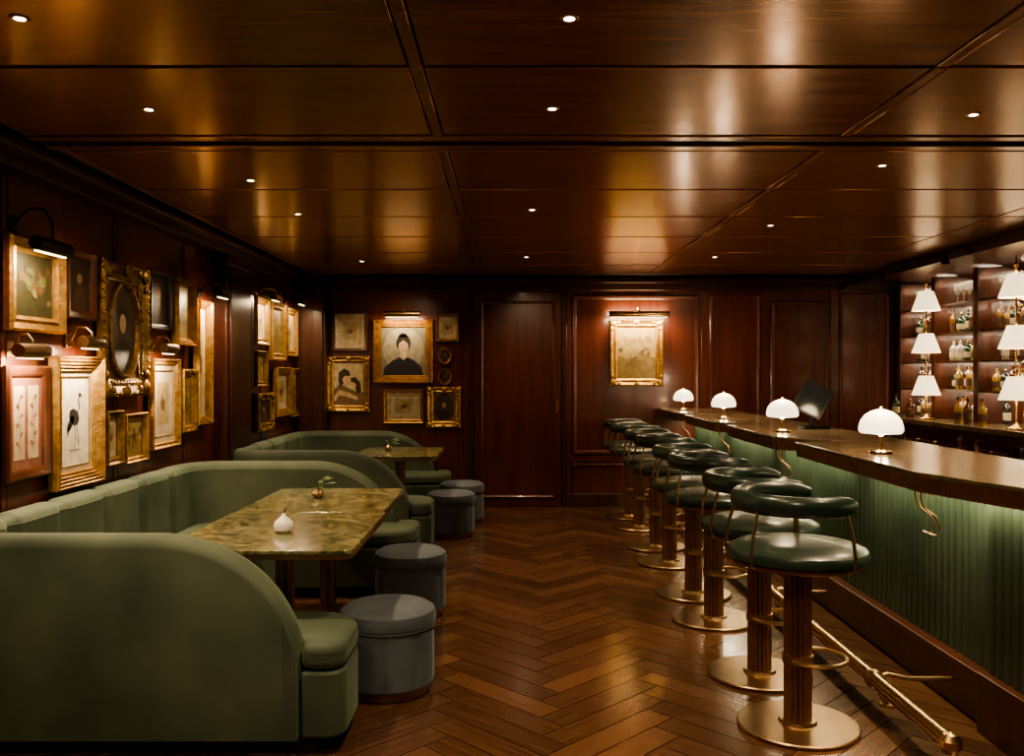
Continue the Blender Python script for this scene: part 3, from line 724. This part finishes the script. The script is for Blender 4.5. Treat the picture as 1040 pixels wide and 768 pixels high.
# ------------------------------------------------------------------ bar stools
def make_stool(loc):
    e=thing('bar_stool','bar stool, dark green leather seat, curved padded back, fluted bronze column','bar stool',loc,group='bar stools along the bar')
    mb=MB(); mb.lathe([(.001,0),(.246,0),(.25,.004),(.25,.014),(.245,.019),(.08,.022),(.075,.035),(.001,.035)],64); mb.obj('base',BRASSD,e)
    mb=MB(); mb.lathe([(.001,.034),(.058,.034),(.058,.67),(.001,.67)],144,rfun=lambda t:1-.16*abs(cos(8*t))**3); mb.obj('column',BRONZE,e,ang=60)
    mb=MB(); mb.lathe([(.001,.668),(.07,.668),(.085,.68),(.2,.69),(.262,.694),(.27,.70),(.27,.712),(.001,.712)],56); mb.obj('seat_pan',BRONZE,e)
    mb=MB(); mb.lathe([(.001,.712),(.265,.712),(.284,.722),(.288,.74),(.28,.76),(.25,.774),(.12,.782),(.001,.784)],56); mb.obj('seat',LEATH,e)
    mb=MB(); n=40; a0,a1=math.radians(52),math.radians(308)
    rings=[]
    for i in range(n+1):
        t=a0+(a1-a0)*i/n; k=min(i,n-i); sc=1 if k>=3 else (.45,.75,.9)[k]
        ring=[]
        for j in range(14):
            q=2*pi*j/14; ring.append(((.25+.028*sc*cos(q))*cos(t),(.25+.028*sc*cos(q))*sin(t),.962+.043*sc*sin(q)))
        rings.append(ring)
    mb.rings(rings); mb.obj('backrest',LEATH,e,ang=60)
    for ang in (68,150,210,292):
        t=math.radians(ang); mb=MB()
        mb.tube([(r*cos(t),r*sin(t),z) for r,z in ((.22,.7),(.275,.702),(.298,.72),(.302,.76),(.29,.84),(.266,.92),(.258,.95))],.007,8)
        mb.obj('support_rod',BRASSD,e)
    mb=MB(); mb.tube([(.08+.125*cos(a),.125*sin(a),.29) for a in [2*pi*i/40 for i in range(40)]],.009,8,closed=True)
    mb.lathe([(.054,.27),(.064,.272),(.064,.308),(.054,.31)],24); mb.obj('footrest',BRASSD,e)
    return e
s0=make_stool((1.21,3.67,0))
s0.rotation_euler=(0,0,.1)
for i,(x,y,r) in enumerate([(1.225,4.29,-.05),(1.22,5.24,.05),(1.225,5.85,-.08),(1.235,6.8,.06),(1.235,7.42,0),(1.23,8.36,.07),(1.22,8.98,-.05)]):
    copy_thing(s0,(x,y,0),r)

# ------------------------------------------------------------------ mushroom table lamps on bar
def make_lamp(loc):
    e=thing('table_lamp','small mushroom lamp, opal glass dome on brass stem','table lamp',loc,group='mushroom lamps on the bar')
    mb=MB(); mb.lathe([(.001,0),(.052,0),(.055,.004),(.052,.012),(.03,.018),(.012,.022),(.001,.022)],36); mb.obj('base',BRASS,e)
    mb=MB(); mb.lathe([(.001,.02),(.009,.02),(.008,.085),(.014,.09),(.022,.1),(.001,.105)],20); mb.obj('stem',BRASS,e)
    mb=MB(); mb.lathe([(.02,.1),(.062,.097),(.094,.1),(.103,.112),(.102,.134),(.094,.162),(.076,.188),(.048,.207),(.018,.216),(.001,.217)],64,rfun=lambda t:1+.008*cos(20*t)); mb.obj('lamp_shade',OPAL,e)
    mb=MB(); mb.lathe([(.001,.215),(.012,.216),(.012,.221),(.005,.228),(.001,.23)],14); mb.obj('finial',BRASS,e)
    return e
l0=None
for (x,y) in ((1.81,4.25),(1.81,5.8),(1.82,7.45),(1.80,9.1)):
    if l0 is None: l0=make_lamp((x,y,TZ+.001))
    else: copy_thing(l0,(x,y,TZ+.001))
    point((x,y,TZ+.07),1.5,.03); point((x,y,TZ+.32),3.0,.06)

pt=thing('till_terminal','black tilted touchscreen till on a stand','till',(2.14,6.15,TZ+.001))
mb=MB(); mb.box(-.09,-.08,0,.09,.08,.02); mb.tube([(0,.03,.02),(0,.05,.14)],.018,10); mb.obj('stand',BLACK,pt,bevel=.004)
mb=MB(); R=Matrix.Rotation(math.radians(-35),3,'Z')@Matrix.Rotation(math.radians(24),3,'Y')@Matrix.Rotation(math.radians(-15),3,'X')
t=MB(); t.box(-.11,-.01,-.1,.11,.012,.13); t.box(-.095,-.0115,-.085,.095,-.0101,.115,1)
mb.v=[tuple(R@Vector(v)+Vector((0,.03,.19))) for v in t.v]; mb.f=t.f; mb.m=t.m
mb.obj('screen',[BLACK,SCREEN],pt)

# ------------------------------------------------------------------ objects on tables
def votive(x,y):
    e=thing('oil_lamp','small white ceramic onion-shaped oil lamp on stone table','oil lamp',(x,y,.743))
    mb=MB(); mb.lathe([(.001,0),(.03,0),(.044,.012),(.048,.03),(.042,.05),(.024,.066),(.01,.078),(.006,.088),(.001,.09)],32); mb.obj('body',WHITE,e)
    mb=MB(); mb.tube([(0,0,.086),(.004,.0,.1),(.012,0,.112)],.003,6); mb.obj('wick',BLACK,e)
def sprig(x,y,sd,lab):
    e=thing('bud_vase',lab,'vase',(x,y,.743),group='small vases with sprigs'); R=random.Random(sd)
    mb=MB(); mb.lathe([(.001,0),(.02,0),(.034,.012),(.036,.028),(.026,.045),(.014,.052),(.016,.058),(.001,.056)],28); mb.obj('vase',BRASSD,e)
    mb=MB()
    for k in range(14):
        a=R.random()*2*pi; r=R.uniform(.03,.1); z=R.uniform(.06,.12)
        p=[(0,0,.05),(r*.4*cos(a),r*.4*sin(a),z*.95),(r*cos(a),r*sin(a),z)]
        mb.tube(p,.0015,5); mb.add([(p[1][0],p[1][1],p[1][2]+.001),(p[2][0]+.01*sin(a),p[2][1]-.01*cos(a),p[2][2]),(p[2][0]*1.3,p[2][1]*1.3,p[2][2]+.004),(p[2][0]-.01*sin(a),p[2][1]+.01*cos(a),p[2][2]+.006)],[(0,1,2,3)])
    mb.obj('foliage',LEAF,e)
votive(-1.08,4.1); sprig(-1.17,5.22,1,'little brass bud vase with dry sprigs on stone table'); sprig(-1.2,8.4,2,'little brass bud vase with sprigs on the far table')

# ------------------------------------------------------------------ back bar
bk=thing('back_counter','dark mahogany back bar cabinets with panelled doors','cabinet',(4.35,7.3,0))
mb=MB(); mb.box(-.3,-3.,.0,.395,2.28,.98); mb.obj('body',CABW,bk,bevel=.003)
for k in range(8):
    ya=-2.95+k*.65; mb=MB(); t=MB(); t.box(-.3,-.45,0,.3,.4,.018); t.rframe(.5,.72,.04,MOLD,0,0,-.02,.018); M=M4(RR,(-.301,ya+.32,.5))
    mb.v=[tuple(M@Vector(v)) for v in t.v]; mb.f=t.f; mb.m=t.m
    d=mb.obj('cabinet_door',CABW,bk,bevel=.002,bseg=1)
    mb=MB(); mb.ball((-.335,ya+.56,.7),.012,0,10); mb.obj('knob',BRASS,d)
wt=MB(); wt.box(3.98,4.25,.981,4.745,9.59,1.03); tag(wt.obj('back_worktop',BARTOP,bevel=.005),'polished dark stone worktop along the back bar','counter top')

sh=thing('shelving_unit','tall open mahogany back bar shelving with bottles','shelving',(4.5,7.3,1.031))
mb=MB(); mb.box(.2,-2.9,0,.235,2.28,1.43); mb.obj('back_panel',MIRR,sh)
ups=(4.45,5.35,6.25,7.15,7.95,8.75,9.52)
for yy in ups:
    mb=MB(); mb.box(-.24,yy-7.3-.03,0,.2,yy-7.3+.03,1.43); mb.box(-.25,yy-7.3-.04,0,-.24,yy-7.3+.04,1.43); mb.obj('upright',CABW,sh,bevel=.003)
shz=(.30,.58,.86,1.14)
for z in shz:
    for a,b in zip(ups[:-1],ups[1:]):
        mb=MB(); mb.box(-.22,a-7.3+.031,z-.02,.199,b-7.3-.031,z); mb.obj('shelf',CABW,sh,bevel=.002,bseg=1)
for a,b in zip(ups[2:-1],ups[3:]):
    for z in shz+(1.42,):
        area((4.5+.15,(a+b)/2,1.031+z-.03),(4.5,(a+b)/2,1.031+z-.4),.02,b-a-.1,1.9,col=(1,.84,.58),rz=(0,1,0))
        area((4.5-.2,(a+b)/2,1.031+z-.03),(4.6,(a+b)/2,1.031+z-.4),.02,b-a-.1,1.4,col=(1,.84,.58),rz=(0,1,0))

bcol=[(.30,.12,.02),(.02,.06,.03),(.45,.26,.06),(.5,.45,.35),(.12,.03,.01),(.03,.03,.03)]
def bottle_mesh(kind,ci):
    mb=MB(); r,h={0:(.036,.225),1:(.042,.19),2:(.032,.235)}[kind]
    sh_=h*.62
    mb.lathe([(.001,0),(r*.95,0),(r,.006),(r,sh_),(r*.9,sh_+.015),(r*.4,sh_+.035),(.012,sh_+.045),(.012,h-.02),(.015,h-.018),(.015,h-.01),(.001,h-.01)],16)
    mb.lathe([(r+.0008,h*.16),(r+.001,h*.45)],16,mi=1); mb.lathe([(.001,h-.01),(.015,h-.01),(.015,h+.012),(.001,h+.012)],12,mi=2)
    gm=material('bottle_glass_%d'%ci,bcol[ci],rough=.08,coat=.5,trans=.35)
    return mb.obj('bottle',[gm,paint((.6,.5,.34)) if ci%2 else paint((.1,.05,.03)),[BLACK,BRASS,FRW][kind]])
cols=['amber','dark green','honey','clear','brown','black']
protos={}
def put_bottle(x,y,z,R,grp,where):
    kind=R.randrange(3); ci=R.randrange(6)
    if (kind,ci) not in protos:
        o=bottle_mesh(kind,ci); protos[(kind,ci)]=o
    else:
        o=protos[(kind,ci)].copy(); COL.objects.link(o)
    o.location=(x,y,z); tag(o,cols[ci]+' glass bottle with '+('pale' if ci%2 else 'dark')+' label '+where,'bottle',grp)
R=random.Random(5)
for z in (0.0,)+shz[:3]:
    for a,b in zip(ups[2:-1],ups[3:]):
        y=a+.09
        while y<b-.08:
            if z>.01 or R.random()>.45:
                put_bottle(4.5-.08+R.uniform(-.03,.03),y,1.0315+z,R,'spirit bottles on the back bar','on back bar shelf')
            y+=R.uniform(.085,.11)
g0=None
GL=material('clear_glass',(.9,.85,.75),rough=.05,trans=.8,coat=.5)
for a,b in zip(ups[2:-1],ups[3:]):
    y=a+.09
    while y<b-.08:
        if g0 is None:
            mb=MB(); mb.lathe([(.001,0),(.032,0),(.034,.004),(.006,.012),(.005,.08),(.02,.1),(.036,.13),(.038,.17),(.034,.2),(.031,.2),(.034,.17),(.03,.13),(.001,.1)],20); g0=mb.obj('wine_glass',GL); o=g0
        else: o=g0.copy(); COL.objects.link(o)
        o.location=(4.42,y,1.031+1.14+.0005); tag(o,'clear stemmed glass on the top back bar shelf','glass','stemmed glasses on top shelf'); y+=.11

def tiered(x,y):
    e=thing('tiered_lamp','tall brass lamp with three stacked cream cone shades','lamp',(x,y,1.031),group='tiered shade lamps on back bar')
    mb=MB(); mb.lathe([(.001,0),(.08,0),(.08,.012),(.03,.03),(.012,.05),(.009,.06),(.009,1.32),(.016,1.33),(.02,1.35),(.008,1.37),(.004,1.42),(.001,1.43)],20); mb.obj('pole',BRASS,e)
    for z in (.24,.66,1.08):
        mb=MB(); k=40
        mb.lathe([(.132,z),(.066,z+.19),(.064,z+.19),(.129,z)],k*2,rfun=lambda t:1+.015*cos(40*t)); mb.obj('lamp_shade',SHADE,e)
    return e
for yy in (8.62,7.08):
    tiered(4.12,yy)
    for z in (.24,.66,1.08): point((4.12,yy,1.031+z+.05),2.8,.04)
for k,(x,y) in enumerate(((4.12,8.0),(4.13,7.85),(4.1,7.55),(4.14,9.0),(4.1,9.25))): put_bottle(x,y,1.0305,R,'bottles on back worktop','on back worktop')
for k in range(9): put_bottle(2.62+R.uniform(-.04,.04),4.2+.23*k,.8705,R,'bottles on the work bench','on work bench')
for k,y in enumerate((9.2,8.2,7.0)):
    e=thing('swivel_spotlight','small black gooseneck lamp fixed to the soffit over the back bar','spotlight',(3.70,y,2.475),group='swivel lamps on the soffit')
    mb=MB(); mb.lathe([(.001,-.014),(.03,-.012),(.03,0),(.001,0)],16,axis='x'); mb.obj('mount',BLACK,e)
    mb=MB(); mb.tube([(-.012,0,0),(-.06,0,.03),(-.12,-.0,.02),(-.2,0,-.03)],.006,8); mb.obj('arm',BLACK,e)
    mb=MB(); mb.lathe([(.012,-.03),(.02,-.035),(.036,-.10),(.034,-.10),(.001,-.05)],20,(-.2,0,0)); mb.obj('lamp_shade',BLACK,e)
    spot((3.5,y,2.37),(4.2,y,1.0),7,size=80)

# added spots without fittings, brightening the gallery wall and end wall
for y in (3.6,4.6,5.6,6.5,8.0,9.0):
    spot((-1.43,y,ZC-.03),(XL,y+.1,1.45),17,size=75,blend=1)
spot((-1.0,8.6,ZC-.03),(-1.3,YB,1.5),15,size=75,blend=1)
spot((.13,8.3,ZC-.03),(.4,YB,1.2),22,size=80,blend=1)
spot((1.85,8.1,ZC-.03),(2.4,YB,1.3),24,size=80,blend=1)
spot((0,1.2,ZC-.03),(-1.6,3.6,.6),90,size=60,blend=1,rad=.1)  # added fill from the camera side onto the near banquette
spot((.17,1.0,ZC-.03),(1.4,4.0,.6),50,size=60,blend=1,rad=.1)  # added fill from the camera side onto the bar stools

w=bpy.data.worlds.new('world'); SC.world=w; w.use_nodes=True
w.node_tree.nodes['Background'].inputs[0].default_value=(.05,.03,.02,1); w.node_tree.nodes['Background'].inputs[1].default_value=.3
cam=bpy.data.cameras.new('camera'); co=bpy.data.objects.new('camera',cam); COL.objects.link(co)
co.location=(0,0,1.5); co.rotation_euler=(pi/2,0,0); cam.sensor_width=36; cam.lens=36*F/1040; cam.shift_y=-6/1040; cam.clip_start=.05
SC.camera=co
